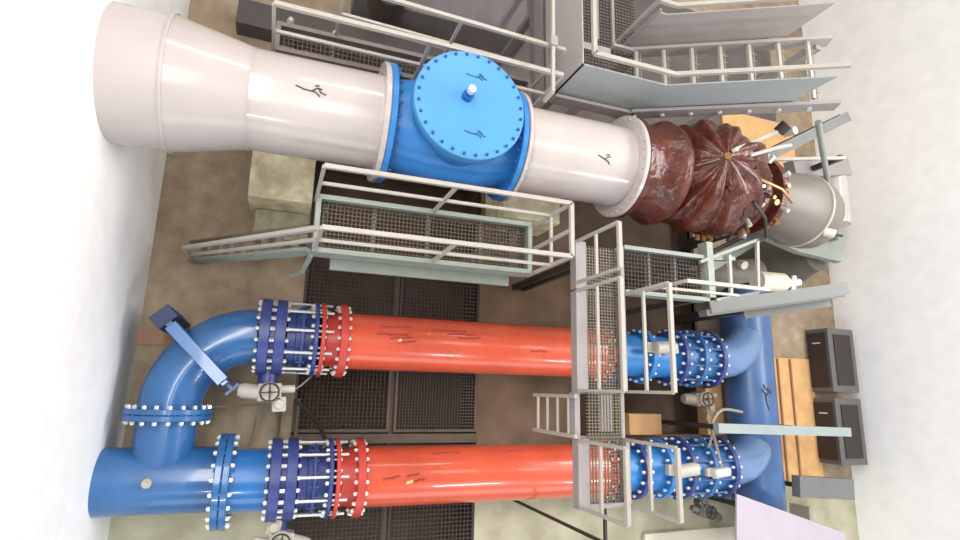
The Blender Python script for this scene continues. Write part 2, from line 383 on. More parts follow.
for k, (pa, pb, rr) in enumerate((((.35, -.55, .66), (.95, -.95, .30), .028), ((.1, .1, .9), (1.1, .5, .8), .03), ((.4, -.2, .78), (1.15, -.45, .68), .022), ((.25, -.6, .6), (.3, -1.05, .1), .022))):
    p = MB(); q0, q1 = SCN + Vector(pa), SCN + Vector(pb); p.tube([q0, lerp(q0, q1, .5) + Vector((0, 0, .1)), q1], rr, 8); part('lube_pipe', p, (dark, castal, brass, dark)[k], t)

# grey draft elbow to the right of the machine
t = thing('draft_elbow', 'large grey rounded vessel right of the brown machine', 'vessel', (x1 + 1.6, AY, 0))
xe = x1 + .62
pts = []; rads = []
for k in range(13):
    u = k/12; pts.append(Vector((xe + 1.25*u, AY - .08 - .05*u, AZ - .1 - .12*u*u))); rads.append(.50 + .16*min(1, u*1.6))
for dx_, rr_ in ((.10, .645), (.22, .59), (.34, .49), (.43, .34), (.48, .16), (.49, .02)):
    pts.append(Vector((xe + 1.25 + dx_, AY - .13, AZ - .22))); rads.append(rr_)
p = MB(); p.tube(pts, .6, 48, rads); part('elbow_shell', p, greypipe, t, smooth=40)
p = MB(); cc = pts[9]; p.lathe([(-.02, .5), (-.02, rads[9] + .03), (.02, rads[9] + .03), (.02, .5)], cc, pts[10] - pts[8], 48, closed=True); part('weld_seam', p, white_paint, t)
p = MB(); part('saddle_leg', MB().bar((xe + .9, AY - .1, 0), (xe + .9, AY - .1, AZ - .7), .2), dark, t)
p = MB(); q = pts[9] + Vector((.1, -.50, .40)); p.cyl(q, q + Vector((.14, -.06, .1)), .08, seg=16); part('inspection_cap', p, cream, t)
solo('pale_duct', MB().cyl(at(832, 178, 1.6), at(836, 225, 1.6), .30, seg=32), white_paint, 'pale upright duct end at the right edge beside the grey vessel', 'duct')

# ------------------------------------------------------------------ orange and blue pipe lines
PZ = CAMZ - 9.2; R0 = .45
def px_x(px, py, z=PZ): return at(px, py, z).x
def joint_line(y, pyl, which, xe, side_pos):
    """valve, dismantling joint and orange pipe of one line; pyl is where the axis is seen"""
    U = 'upper' if which == 0 else 'lower'
    X_ = lambda px: px_x(px, pyl)
    c = lambda x: Vector((x, y, PZ))
    if which == 0: v0, v1, j1, r1, o1 = X_(257), X_(286), X_(316), X_(321), X_(338)
    else: v0, v1, j1, r1, o1 = X_(267), X_(297), X_(330), X_(335), X_(354)
    # butterfly valve
    t = thing('butterfly_valve', f'dark blue flanged valve on the {U} line left of the orange pipe', 'valve', (v0, y, PZ - .6), 'left butterfly valves')
    p = MB(); p.lathe([(v0 + .09, .50), (v1 - .09, .50)], (0, y, PZ), X, 48); part('valve_barrel', p, navy, t)
    flange(t, c(v0 + .10), X, .585, .42, .15, navy, 20, .155)
    flange(t, c(v1 - .10), X, .585, .42, .15, navy, 20, .155)
    p = MB(); vm = (v0 + v1)/2; p.cyl((vm, y - .5, PZ + .02), (vm, y - .72, PZ + .02), .14, seg=20); part('stem_housing', p, navy, t)
    # dismantling joint
    t = thing('dismantling_joint', f'dark blue tie rod joint between {U} valve and red flange', 'pipe joint', (v1, y, PZ - .6), 'left dismantling joints')
    p = MB(); p.lathe([(v1, .43), (v1 + .12, .43), (v1 + .13, .46), (v1 + .2, .46), (v1 + .21, .42), (j1, .42)], (0, y, PZ), X, 48); part('joint_barrel', p, navy, t)
    flange(t, c(v1 + .22), X, .53, .40, .05, navy, 16, .06, name='gland_ring', phase=.3, br=.018, bm_=steel_blue)
    flange(t, c(j1 - .035), X, .585, .40, .06, navy, 20, .14, off=.035, phase=.5)
    for k in range(10):
        a_ = 2*PI*(k + .25)/10; o = Vector((0, math.sin(a_)*.535, math.cos(a_)*.535))
        p = MB(); p.cyl(c(v1 - .02) + o, c(r1 + .14) + o, .021, seg=8); part('tie_rod', p, zinc, t)
    # orange pipe with short red neck
    t = thing('orange_pipe', f'{U} long glossy orange pipe' + (' with scuffs along its middle' if which == 0 else ' passing under the walkway end'), 'pipe', ((r1 + xe)/2, y, PZ - R0), 'orange pipes')
    flange(t, c(r1 + .01 - .02), X, .585, .40, .06, redfl, 0)
    p = MB(); p.lathe([(r1, .41), (o1 - .02, .43)], (0, y, PZ), X, 48); part('neck', p, redfl, t)
    flange(t, c(o1 + .04), X, .585, .40, .12, redfl, 20, .12, phase=.5)
    p = MB(); p.lathe([(o1 + .06, R0), (xe, R0)], (0, y, PZ), X, 64); part('pipe_shell', p, orange, t)
    flange(t, c(xe), X, .53, .40, .07, redfl, 20, .14, off=.04)
    return t
Y1, Y2 = .72, -1.37
XE = px_x(613, 410, 1.4)
t = joint_line(Y1, 341, 0, XE, 0)
vc1 = -math.atan((Y1)/9.2)
sc = mat('scuff_dark', (150, 58, 44), .6)
def scuff(parent, x0, ang, L, y, m=sc, wd=.030, wob=.035):
    p = MB(); n = 7; p.tube([cyl_pt(x0 + L*i/n, ang + random.uniform(-wob, wob) + .05*i/n, R0, y, PZ, .001) for i in range(n + 1)], wd/2, 5); part('scuff_mark', p, m, parent)
for (px, da, L) in ((372, .30, .5), (385, .18, .35), (392, .05, .3), (425, .55, .6), (440, .42, .5), (375, .62, .5), (450, .30, .4), (520, -.05, .3)):
    scuff(t, px_x(px, 345), vc1 + da, L, Y1)
scuff(t, px_x(392, 345), vc1 + .10, .06, Y1, mat('cream_ink', (236, 200, 150), .5), .05)
t = joint_line(Y2, 477, 1, XE, 0)
vc2 = -math.atan((Y2)/9.2)
for (px, da, L) in ((378, -.10, .25), (400, -.02, .2), (425, .75, .5), (408, -.2, .15), (500, .8, .3)):
    scuff(t, px_x(px, 475), vc2 + da, L, Y2)
scuff(t, px_x(400, 477), vc2 - .22, .1, Y2, MATS['cream_ink'], .05)

# left blue elbow (line 1) down to the header (line 2)
BX = px_x(167, 409) + .03; v0a = px_x(257, 341); v0b = px_x(267, 477)
RB = Y1 - px_x(0, 0)*0 + .37
t = thing('blue_elbow', 'blue bend at the left joining the upper line to the lower header', 'pipe bend', (BX, Y1, PZ - .5))
cx = BX + RB; pts = [Vector((v0a, Y1, PZ))]
if v0a > cx: pts.append(Vector((cx, Y1, PZ)))
for k in range(1, 15):
    a_ = k/14*PI/2; pts.append(Vector((cx - math.sin(a_)*RB, Y1 - (1 - math.cos(a_))*RB, PZ)))
p = MB(); p.tube(pts, .415, 48); part('bend_shell', p, blue_pipe, t, smooth=40)
yf = Y1 - RB
flange(t, (BX, yf - .03, PZ), (0, 1, 0), .575, .38, .08, blue_pipe, 20, .17, off=-.045)
# 45 degree support collar with foot
dm = Vector((math.cos(PI/4), math.sin(PI/4), 0)); cm = Vector((cx - math.sin(PI/4)*RB, Y1 - (1 - math.cos(PI/4))*RB, PZ)); rad = Vector((-dm.x, dm.y, 0))
R45 = Matrix((dm, rad, Vector((0, 0, 1)))).transposed()
p = MB(); p.box(cm + Vector((0, 0, .42)), (.17, 1.06, .30), R45); p.box(cm + rad*.47 + Vector((0, 0, -.1)), (.10, .22, 1.2), R45); p.box(cm - rad*.47 + Vector((0, 0, -.1)), (.10, .22, 1.2), R45)
part('support_collar', p, blue_pipe, t, .01)
p = MB(); p.box(cm + rad*.70 + Vector((0, 0, -.3)), (.30, .22, 1.40), R45); part('support_foot', p, mat('dark_navy_paint', (34, 50, 92), .5), t, .01)
p = MB(); p.bar(cm - rad*.5 + Vector((0, 0, .1)), cm - rad*.68 + Vector((0, 0, .1)), .05); p.bar(cm - rad*.68 + Vector((-.08, -.08, .1)), cm - rad*.68 + Vector((.08, .08, .1)), .04); part('lug', p, steel_blue, t)

t = thing('blue_header_pipe', 'blue header pipe at the lower left with a large bolted flange', 'pipe', (BX, Y2, PZ - .5))
xf = px_x(224, 478)
p = MB(); p.lathe([(XL - .05, .445), (xf, .445)], (0, Y2 + .03, PZ), X, 56); part('header_shell', p, blue_pipe, t)
p = MB(); p.lathe([(Y2, .40), (yf - .07, .40)], (BX, 0, PZ), (0, 1, 0), 48); part('branch', p, blue_pipe, t)
flange(t, (BX, yf - .115, PZ), (0, 1, 0), .575, .38, .08, blue_pipe, 0)
flange(t, (xf - .05, Y2, PZ), X, .66, .42, .095, blue_pipe, 20, .20, off=.05)
p = MB(); q0 = cyl_pt(px_x(153, 482), vc2 - .05, .445, Y2 + .03, PZ, -.02); p.cyl(q0, q0 + Vector((0, -.01, .08)), .06, seg=16); p.cyl(q0, q0 + Vector((0, -.01, .12)), .03, seg=10); part('pressure_plug', p, castal, t)
t = thing('blue_spool', 'short glossy blue spool between the header flange and lower left valve', 'pipe', ((xf + v0b)/2, Y2, PZ - .5))
p = MB(); p.lathe([(xf + .08, .44), (v0b, .44)], (0, Y2, PZ), X, 48); part('spool_shell', p, mat('bright_pipe_blue', (42, 112, 182), .24, coat=.5, var=.1), t)
flange(t, (xf + .05, Y2, PZ), X, .66, .42, .09, blue_pipe, 0)

# right-hand blue equipment on both lines
HX, HZ, HR = 9.85, .62, .52
t = thing('header_pipe', 'wide blue header pipe crossing behind both valve lines at the right', 'pipe', (HX, 0, HZ - HR))
h0 = at(752, 310, HZ).y; h1 = at(770, 504, HZ).y
p = MB(); p.lathe([(h1 - .25, .01), (h1 - .2, .3), (h1 - .1, .48), (h1, HR), (h0 + .3, HR), (h0 + .42, .48), (h0 + .5, .01)], (HX, 0, HZ), (0, 1, 0), 56); part('pipe_shell', p, steel_blue, t, smooth=50)
def elbow(parent, xs_, y, flip):
    pts = [Vector((xs_, y, PZ))]
    ex = HX - .12
    for k in range(11):
        u = k/10; pts.append(Vector((xs_ + .25 + (ex - xs_ - .25)*u, y + flip*.62*u*u, PZ - .28*u*u)))
    p = MB(); p.tube(pts, .38, 40); part('branch_elbow', p, mat('elbow_blue', (100, 130, 172), .22, coat=.5, var=.1), parent, smooth=40)
XV1, XV2 = px_x(681, 362, 1.4), px_x(722, 362, 1.4)
W1, W2 = px_x(688, 472, 1.4), px_x(734, 470, 1.4)
elbow(t, XV2 + .02, Y1, .9); elbow(t, W2 + .02, Y2, .55)
mk = mark(t, FIG2, 0, 0, .0001, HR, 0, 0) if False else None
p = MB(); hm = at(772, 400, HZ + HR)
for st in FIG: p.tube([Vector((HX - .1 + v*.3, hm.y + .05 - u*-.28, HZ + math.sqrt(HR**2 - (-.1 + v*.3)**2) + .004)) for u, v in st], .014, 6)
part('paint_mark', p, marker, t)

for (y, xa_, xm, xb_, U, lab) in ((Y1, XE + .04, XV1, XV2, 'upper', 'blue pipe spool with flanged coupling on the upper line, right of the walkway'),
                                (Y2, XE + .04, W1, W2, 'lower', 'blue flanged meter assembly on the lower line, right of the walkway')):
    t = thing('flow_meter_spool', lab, 'pipe', (xa_, y, PZ - .5))
    p = MB(); p.lathe([(xa_, .40), (xm, .40)], (0, y, PZ), X, 48); part('spool_shell', p, blue_valve, t)
    flange(t, (xa_ + .06, y, PZ), X, .585, .38, .10, navy, 18, .11)
    xx = xa_ + (.85 if U == 'upper' else 1.15)
    flange(t, (xx, y, PZ), X, .54, .38, .10, blue_valve, 16, .16)
    if U == 'lower':
        flange(t, (xa_ + .6, y, PZ), X, .54, .38, .10, navy, 16, .16)
    t = thing('butterfly_valve', f'blue double flanged valve at the right end of the {U} line beside the header', 'valve', (xm, y, PZ - .6))
    p = MB(); p.lathe([(xm, .46), (xb_, .46)], (0, y, PZ), X, 48); part('valve_barrel', p, blue_pipe, t)
    n = 3
    for k in range(n):
        flange(t, (xm + .05 + (xb_ - xm - .1)*k/(n-1), y, PZ), X, .585, .42, .09, (navy, blue_pipe, navy)[k], 18, .16, phase=.5*k, br=.030)
    for k in range(10):
        a_ = 2*PI*(k + .5)/10; o = Vector((0, math.sin(a_)*.53, math.cos(a_)*.53))
        p = MB(); p.cyl(Vector((xm, y, PZ)) + o, Vector((xb_, y, PZ)) + o, .02, seg=8); part('tie_rod', p, steel_blue, t)

def actuator(label, c, s=1.0, yaw=0, m=castal, base=True):
    """motor actuator: gear body, motor, hand wheel, terminal box"""
    c = Vector(c); t = thing('valve_actuator', label, 'actuator', c, 'valve actuators')
    R = Matrix.Rotation(yaw, 3, 'Z'); f = lambda x, y, z: c + R @ Vector((x*s, y*s, z*s))
    p = MB(); p.box(f(0, 0, 0), (.34*s, .26*s, .26*s), R); p.cyl(f(0, 0, -.16), f(0, 0, .17), .15*s, seg=20); part('gear_body', p, m, t, .02*s)
    p = MB(); p.lathe([(0, .11*s), (.24*s, .11*s), (.30*s, .08*s)], f(-.14, 0, .03), R @ Vector((-1, .15, 0)), 24); part('motor', p, m, t)
    p = MB(); p.box(f(.14, -.18, .02), (.2*s, .22*s, .22*s), R); p.cyl(f(.14, -.18, .12), f(.14, -.18, .17), .075*s, seg=20); part('terminal_box', p, m, t, .02*s)
    p = MB(); p.cyl(f(.16, .04, .04), f(.36, .04, .04), .06*s, seg=14); part('shaft_end', p, m, t)
    p = MB(); wr = .13*s; p.tube([f(0, 0, .24) + R @ Vector((math.cos(k*PI/8)*wr, math.sin(k*PI/8)*wr, 0)) for k in range(17)], .014*s, 8)
    p.bar(f(-.12, 0, .24), f(.12, 0, .24), .018*s); p.bar(f(0, -.12, .24), f(0, .12, .24), .018*s); p.cyl(f(0, 0, .14), f(0, 0, .26), .025*s, seg=10); part('hand_wheel', p, dark, t)
    return t
q = at(270, 388, PZ + .2); actuator('pale grey actuator hanging below the upper left valve', (q.x, Y1 - .83, PZ + .10), 1.0, .05)
q = at(285, 528, PZ); actuator('pale grey actuator at the bottom edge under the lower left valve', (px_x(282, 520), Y2 - .83, PZ + .05), 1.0, PI*.95)
q = at(715, 400, PZ); actuator('grey actuator between the two right valves beside the header', (XV2 - .25, Y1 - .80, PZ), 1.0, .1, mat('weathered_grey', (142, 132, 112), .5, var=.3))
q = at(722, 520, .6); actuator('dark grey actuator at the bottom beside the lilac cover', (W2 - .3, Y2 - .84, .85), .9, 2.8, mat('charcoal_paint', (96, 92, 84), .5))
def small_instrument(label, c, s, mcol):
    c = Vector(c); t = thing('flow_transmitter', label, 'instrument', c)
    p = MB(); p.cyl(c, c + Vector((0, 0, .22*s)), .05*s, seg=14); part('stem', p, castal, t)
    p = MB(); p.lathe([(-.2*s, .06*s), (-.18*s, .10*s), (.18*s, .10*s), (.2*s, .06*s)], c + Vector((0, 0, .3*s)), (1, .1, 0), 24); part('display_housing', p, mcol, t)
    p = MB(); p.box(c + Vector((.02, -.0, .2*s)), (.6*s, .16*s, .1*s)); part('bracket', p, castal, t, .01)
    return t
small_instrument('pale instrument on top of the upper blue spool', (px_x(655, 345, PZ + .45), Y1 + .12, PZ + .38), 1.15, castal)
small_instrument('pale instrument lying on the lower blue spool', (px_x(676, 472, PZ + .45), Y2 + .05, PZ + .38), 1.15, castal)
small_instrument('white capped instrument near the actuator end of the lower valve', (px_x(710, 474, PZ + .5), Y2, PZ + .5), .9, zinc)

# cables
def cable(label, pts, r=.022, m=hose, cat='cable'):
    P = [Vector(p) for p in pts]; out = []
    for i in range(len(P) - 1):
        p0, p1, p2, p3 = P[max(i-1, 0)], P[i], P[i+1], P[min(i+2, len(P)-1)]
        for k in range(6):
            u = k/6; out.append(.5*((2*p1) + (p2 - p0)*u + (2*p0 - 5*p1 + 4*p2 - p3)*u*u + (-p0 + 3*p1 - 3*p2 + p3)*u**3))
    out.append(P[-1]); return solo('cable', MB().tube(out, r, 8), m, label, cat)
cable('grey cable looping left from the upper left actuator', [at(268, 402, 1.0), at(245, 392, .9), at(228, 390, .7), at(217, 402, .3), at(214, 425, .04)])
cable('thin grey conduit between the elbow flange and upper left actuator', [at(208, 407, .5), at(235, 406, .5), at(262, 405, .7)], .018)
cable('thin grey cable falling beside the lower blue spool', [at(258, 405, .8), at(254, 430, .4), at(248, 448, .05)], .018)
cable('dark cable from upper left actuator to the red flange', [at(288, 392, 1.0), at(300, 386, .8), at(316, 372, .9), at(330, 362, 1.1)], .016)
cable('dark hose sloping over the grating between the orange pipes', [at(295, 400, .5), at(315, 420, .3), at(326, 440, .03)], .03, dark, 'hose')
cable('pale looped cable between the right actuators', [at(742, 412, 1.1), at(722, 410, 1.3), at(712, 425, 1.3), at(716, 445, 1.4), at(722, 470, 1.55)], .03)
cable('second pale cable crossing the looped one', [at(706, 418, 1.0), at(712, 432, 1.3), at(708, 448, 1.4)], .024)
for dx, lab in ((0, 'left'), (.28, 'right')):
    q = at(279, 425, 0)
    solo('support_strut', MB().bar((q.x + dx, Y2 + .2, .04), (q.x + dx, Y1 - .95, .04), .05, .08), framebr, f'brown upright strut under the upper left actuator, {lab} one', 'strut')

# ------------------------------------------------------------------ walkways
PZT = CAMZ - 6.9      # walkway level
RH = 1.1
def rail(parent, p0, p1, n, h=RH, w=.05, ends=(True, True), dirv=None, m=railm, base_drop=0, mid=True):
    p0, p1 = Vector(p0), Vector(p1); up = Vector((0, 0, h))
    part('top_rail', MB().bar(p0 + up, p1 + up, w), m, parent)
    if mid: part('mid_rail', MB().bar(p0 + up*.5, p1 + up*.5, w*.75), m, parent)
    for k in range(n):
        if (k == 0 and not ends[0]) or (k == n-1 and not ends[1]): continue
        q = lerp(p0, p1, k/(n-1)); part('post', MB().bar(q - Vector((0, 0, base_drop)), q + up*.985, w*.8), m, parent)
def deck(parent, x0, x1, y0, y1, z, gm=grate_l, cm_=chan, sp=.06, sides='NSEW', ch=.18, joists=3, t=.008):
    g = MB(); grating_mesh(g, x0 + .05, x1 - .05, y0 + .05, y1 - .05, z - .02, sp, t, .025); part('grating_deck', g, gm, parent)
    for s in sides:
        q = {'N': ((x0, y1 - .03, z - ch/2 + .08), (x1, y1 - .03, z - ch/2 + .08)), 'S': ((x0, y0 + .03, z - ch/2 + .08), (x1, y0 + .03, z - ch/2 + .08)),
             'E': ((x1 - .03, y0 + .06, z - ch/2 + .08), (x1 - .03, y1 - .06, z - ch/2 + .08)), 'W': ((x0 + .03, y0 + .06, z - ch/2 + .08), (x0 + .03, y1 - .06, z - ch/2 + .08))}[s]
        part('edge_channel', MB().bar(q[0], q[1], .06, ch), cm_, parent)
    for k in range(joists):
        xx = x0 + (x1 - x0)*(k+1)/(joists+1); yy = y0 + (y1-y0)*(k+1)/(joists+1)
        if x1 - x0 > y1 - y0: part('joist', MB().bar((xx, y0 + .06, z - .09), (xx, y1 - .06, z - .09), .05, .08), cm_, parent)
        else: part('joist', MB().bar((x0 + .06, yy, z - .09), (x1 - .06, yy, z - .09), .05, .08), cm_, parent)
# front walkway with stair
fx0, fx1, fy0, fy1 = .32, 3.26, 1.59, 2.33
t = thing('service_walkway', 'grey green walkway with pale railings beside the blue valve, stair at its left end', 'walkway', (1.7, 2, 0))
deck(t, fx0, fx1, fy0, fy1, PZT, gm=mat('walkway_mesh_steel', (90, 80, 64), .5, .2), ch=.30, sp=.05, t=.009)
rail(t, (fx0 + .03, fy0 + .03, PZT), (fx1 + .05, fy0 + .03, PZT), 3, base_drop=.2)
rail(t, (fx0 - .0, fy1 - .03, PZT), (fx1 + .05, fy1 - .03, PZT), 3, base_drop=.1)
rail(t, (fx1 + .05, fy0 + .03, PZT), (fx1 + .05, fy1 - .03, PZT), 3, ends=(False, False))
part('bottom_flange', MB().bar((fx0 + .25, fy0 - .05, PZT - .30), (fx1 - .2, fy0 - .05, PZT - .30), .16, .05), chan, t)
for xx in (fx0 + .1, fx1 - .2):
    part('support_column', MB().bar((xx, fy1 - .12, 0), (xx, fy1 - .12, PZT - .12), .12), beamm, t)
    part('cantilever_arm', MB().bar((xx, fy0 + .05, PZT - .2), (xx, fy1 - .12, PZT - .2), .08, .12), beamm, t)
# stair going down to the left
mat('tread_steel', (104, 90, 74), .6)
S0 = Vector((fx0, fy0 + .03, PZT)); SB = at(193, 262, 0.0)
dl = Vector((SB.x - S0.x, SB.y - S0.y, -PZT))
NS = 9
for k, off in enumerate((Vector((0, 0, 0)), Vector((0, .30, 0)))):
    a0, a1 = S0 + off, Vector((SB.x, SB.y, .02)) + off*1.0
    part('stringer', MB().bar(a0 - Vector((0, 0, .05)), a1 + Vector((0, 0, .05)), .04, .18), chan if k == 0 else MATS['tread_steel'], t)
    if k == 0:
        up = Vector((0, 0, 1.05))
        part('stair_rail', MB().bar(a0 + up, a1 + up, .05), railm, t)
        part('stair_rail', MB().bar(a0 + up*.5, a1 + up*.5, .038), railm, t)
        part('post', MB().bar(a1, a1 + up, .05), railm, t)
for k in range(1, NS):
    q = S0 + dl*(k/NS); part('stair_tread', MB().box(q + Vector((0, .15, 0)), (.10, .27, .03)), mat('tread_steel', (104, 90, 74), .6), t)
q = Vector((fx0, fy0, PZT))
part('hook_bracket', MB().tube([q + Vector((.0, 0, -.1)), q + Vector((-.03, -.05, -.5)), q + Vector((-.06, -.06, -1.0)), q + Vector((-.18, -.06, -1.25))], .035, 8), chan, t)

# crossover walkway (runs along the hall width above the pipes)
cx0, cx1 = 3.97, 4.77
t = thing('crossover_walkway', 'narrow grating walkway stepping over both orange pipes with box railings', 'walkway', (4.4, 0, 0))
ZS = PZT; yb = [2.15, 1.42, 0.0, -.62, -1.52]
g = MB(); grating_mesh(g, cx0 + .17, cx1 - .05, yb[4] + .05, yb[0] - .03, ZS - .02, .045, .009, .025); part('grating_deck', g, grate_l, t)
for (a_, b_) in ((yb[0], yb[1] + .03), (yb[1], yb[2]), (yb[3], yb[4])):
    part('edge_channel', MB().bar((cx0 + .08, a_, ZS - .02), (cx0 + .08, b_, ZS - .02), .17, .16), graym, t)
    part('edge_channel', MB().bar((cx1 - .03, a_, ZS), (cx1 - .03, b_, ZS), .06, .16), graym, t)
part('edge_channel', MB().bar((cx0 + .03, yb[2], ZS - .08), (cx0 + .03, yb[3], ZS - .08), .08, .14), graym, t)
part('edge_channel', MB().bar((cx1 - .03, yb[2], ZS - .08), (cx1 - .03, yb[3], ZS - .08), .06, .12), graym, t)
part('edge_channel', MB().bar((cx0, yb[4] + .03, ZS - .02), (cx1, yb[4] + .03, ZS - .02), .06, .12), graym, t)
for yy in (1.42, .7, 0, -.62): part('joist', MB().bar((cx0 + .1, yy, ZS - .1), (cx1 - .05, yy, ZS - .1), .05, .08), graym, t)
for (a_, b_, sides) in ((yb[0] - .0, yb[1] + .12, 'W'), (yb[1], yb[2] + .02, 'WE'), (yb[3] - .02, yb[4] + .03, 'WE')):
    for s in sides:
        xx = cx0 + .03 if s == 'W' else cx1 - .03
        rail(t, (xx, a_, ZS), (xx, b_, ZS), 2, w=.052)
part('outrigger', MB().bar((cx0 + .5, yb[4], ZS - .12), (cx0 + .5, -2.03, ZS - .12), .035, .05), dark, t)
part('support_column', MB().bar((cx0 + .5, -2.0, 0), (cx0 + .5, -2.0, ZS - .1), .04), dark, t)
for xx in (cx0 + .5, cx1 - .1):
    part('support_column', MB().bar((xx, yb[0] - .1, 0), (xx, yb[0] - .1, ZS - .1), .10), dark, t)
# access ladder on its left face
zl = CAMZ - 8.15
for yy in (yb[2] - .06, yb[3] + .03): part('ladder_rail', MB().bar((cx0 - .03, yy, ZS + .05), (cx0 - .03, yy, zl), .05), railm, t)
for k in range(4): part('ladder_rung', MB().cyl((cx0 - .03, yb[2] - .06, ZS - .15 - k*.32), (cx0 - .03, yb[3] + .03, ZS - .15 - k*.32), .022, seg=10), railm, t)
part('stair_tread', MB().box((cx1 + .16, -.31, ZS - .75), (.24, .55, .04)), graym, t)

# side landing toward the brown machine
t = thing('side_landing', 'dark mesh landing behind the crossover below the brown machine', 'walkway', (5.6, 1.8, 0))
lx1 = 6.35
deck(t, cx1 + .02, lx1, 1.44, 2.18, PZT, gm=grate, cm_=chan, sp=.06, sides='NSE', ch=.2, joists=2)
rail(t, (cx1 + .25, 1.47, PZT), (lx1 + .1, 1.47, PZT), 2, w=.05, ends=(True, False))
part('edge_channel', MB().bar((lx1 + .02, 1.5, PZT + .02), (lx1 + .02, 2.4, PZT + .02), .12, .2), chan, t)
for yy in (1.5, 2.1): part('support_column', MB().bar((lx1 - .1, yy, -.6), (lx1 - .1, yy, PZT - .1), .10), dark, t)
for qa, qb in (((729, 255), (731, 297)), ((757, 240), (758, 292))):
    part('side_rail', MB().bar(at(*qa, PZT + .1), at(*qb, PZT + .1), .05), railm, t)
part('side_rail', MB().bar(at(700, 262, PZT + .1), at(757, 240, PZT + .1), .05), chan, t)
part('side_rail', MB().bar(at(716, 300, PZT + .1), at(758, 293, PZT + .1), .05), chan, t)
part('tie_channel', MB().bar((lx1, 2.15, PZT), (lx1 + .6, 2.2, PZT), .06, .1), chan, t)

# long beam toward the right edge
t = thing('steel_beam', 'long grey steel beam sloping up to the right edge above the header', 'beam', (8, 1.6, 0))
b0, b1 = at(708, 309, 3.3), at(845, 290, 4.0)
part('web', MB().bar(b0 - Vector((0, .06, .12)), b1 - Vector((0, .06, .12)), .10, .30), beamm, t)
part('top_flange', MB().bar(b0 + Vector((0, .02, .05)), b1 + Vector((0, .02, .05)), .20, .04), mat('beam_top_paint', (118, 121, 118), .5), t)
part('bottom_flange', MB().bar(lerp(b0, b1, .35) - Vector((0, .08, .29)), b1 - Vector((0, .08, .29)), .30, .04), beamm, t)
part('support_column', MB().bar(lerp(b0, b1, .93) - Vector((0, .05, .3)), Vector((*lerp(b0, b1, .93).xy, 0)) - Vector((0, .05, 0)), .18), dark, t)
def xbeam(label, pa, pb, z, wd, h, m):
    a_, b_ = at(*pa, z), at(*pb, z); t = thing('steel_beam', label, 'beam', (a_.x, a_.y, 0)); part('beam_bar', MB().bar(a_, b_, wd, h), m, t)
    for u in (.12, .97):
        q = lerp(a_, b_, u); part('support_column', MB().bar((q.x, q.y, 0 if q.x > QX1 else -.55), (q.x, q.y, z - h/2), .09), dark, t)
xbeam('pale horizontal beam passing over the blue header between the valve lines', (716, 428), (848, 432), 1.9, .17, .14, mat('pale_blue_grey_paint', (146, 156, 156), .45))
xbeam('grey beam at the lower right below the warm-lit slab', (796, 486), (850, 489), 1.0, .42, .2, beamm)
solo('steel_beam', MB().bar(at(800, 505, .4), at(800, 505, .4) + Vector((0, -1.2, 0)), .08, .5), railm, 'thin pale upright plate at lower right under the grey beam', 'plate')

# cabinets at the far right
q = at(828, 340, .5); 
for yy, ll in ((.9, 'upper of two dark cabinets at the right wall under the long beam'), (-.75, 'lower of two dark cabinets at the right wall beside warm-lit slab')):
    t = thing('control_cabinet', ll, 'cabinet', (12.75, yy, 0))
    part('body', MB().box((12.85, yy, .3), (.85, 1.5, .6)), cabinetm, t, .01); part('door', MB().box((12.41, yy, .3), (.03, 1.3, .5)), dark, t, .005)
    part('top_panel', MB().box((12.85, yy, .61), (.55, 1.2, .03)), dark, t); part('handle', MB().bar((12.38, yy + .4, .2), (12.38, yy + .4, .4), .03), zinc, t)

# lilac cover at the bottom right
p = MB(); z1 = 1.5
lo = [at(737, 494, z1), at(845, 533, z1), at(845, 600, z1), at(737, 600, z1)]
t = thing('equipment_cover', 'large pale lilac sheet cover at the bottom right corner', 'cover', (lo[0].x + .5, lo[0].y - .4, 0))
p.hexa([v - Vector((0, 0, .05)) for v in lo], lo); part('sheet_top', p, lilac, t, .01)
for v in (lo[0] + Vector((.3, -.25, 0)), lo[1] + Vector((-.3, -.25, 0))): part('support_leg', MB().bar((v.x, v.y, 0), (v.x, v.y, z1 - .05), .08), dark, t)
p = MB(); lo = [at(645, 534, .1), at(735, 526, .1), at(735, 580, .1), at(645, 580, .1)]; p.hexa([Vector((v.x, v.y, 0)) for v in lo], lo)
solo('equipment_cover', p, cream, 'white crumpled sheet at the bottom edge beside the lilac cover', 'cover', bevel=.02)

# hopper, white cylinder, tank below the landing
t = thing('pipe_hopper', 'dark grey cone shaped hopper under the green grey deck at the right', 'hopper', (8.6, 2.9, 0))
q = at(780, 272, 1.0); p = MB(); p.lathe([(0, .95), (.25, .9), (1.6, .38), (1.8, .36)], (q.x + .2, q.y + .25, 0), (0, 0, 1), 36); part('cone_shell', p, mat('hopper_grey', (96, 90, 80), .5, var=.15), t)
part('side_fin', MB().hexa([(q.x + .3, q.y + .3, .1), (q.x + 1.6, q.y + .05, .1), (q.x + 1.6, q.y + .15, .1), (q.x + .3, q.y + .4, .1)], [(q.x + .3, q.y + .3, 1.8), (q.x + .7, q.y + .3, 1.7), (q.x + .7, q.y + .4, 1.7), (q.x + .3, q.y + .4, 1.8)]), mat('hopper_brown', (98, 76, 62), .6), t)
t = thing('filter_cylinder', 'short white cylinder with a metal fitting just above the long beam', 'cylinder', tuple(at(770, 282, 2.0)))
a_, b_ = at(757, 281, 2.0), at(788, 283, 2.0)
p = MB(); p.lathe([(0, .20), ((b_-a_).length*.8, .19), ((b_-a_).length, .10)], a_, b_ - a_, 32); part('shell', p, cream, t)
part('fitting', MB().cyl(b_, b_ + Vector((.25, .03, .05)), .08, seg=12).cyl(b_ + Vector((.12, -.15, 0)), b_ + Vector((.12, .15, .05)), .05, seg=10), zinc, t)
part('bracket', MB().bar((a_.x + .15, a_.y, 0), (a_.x + .15, a_.y, 1.85), .08), dark, t)
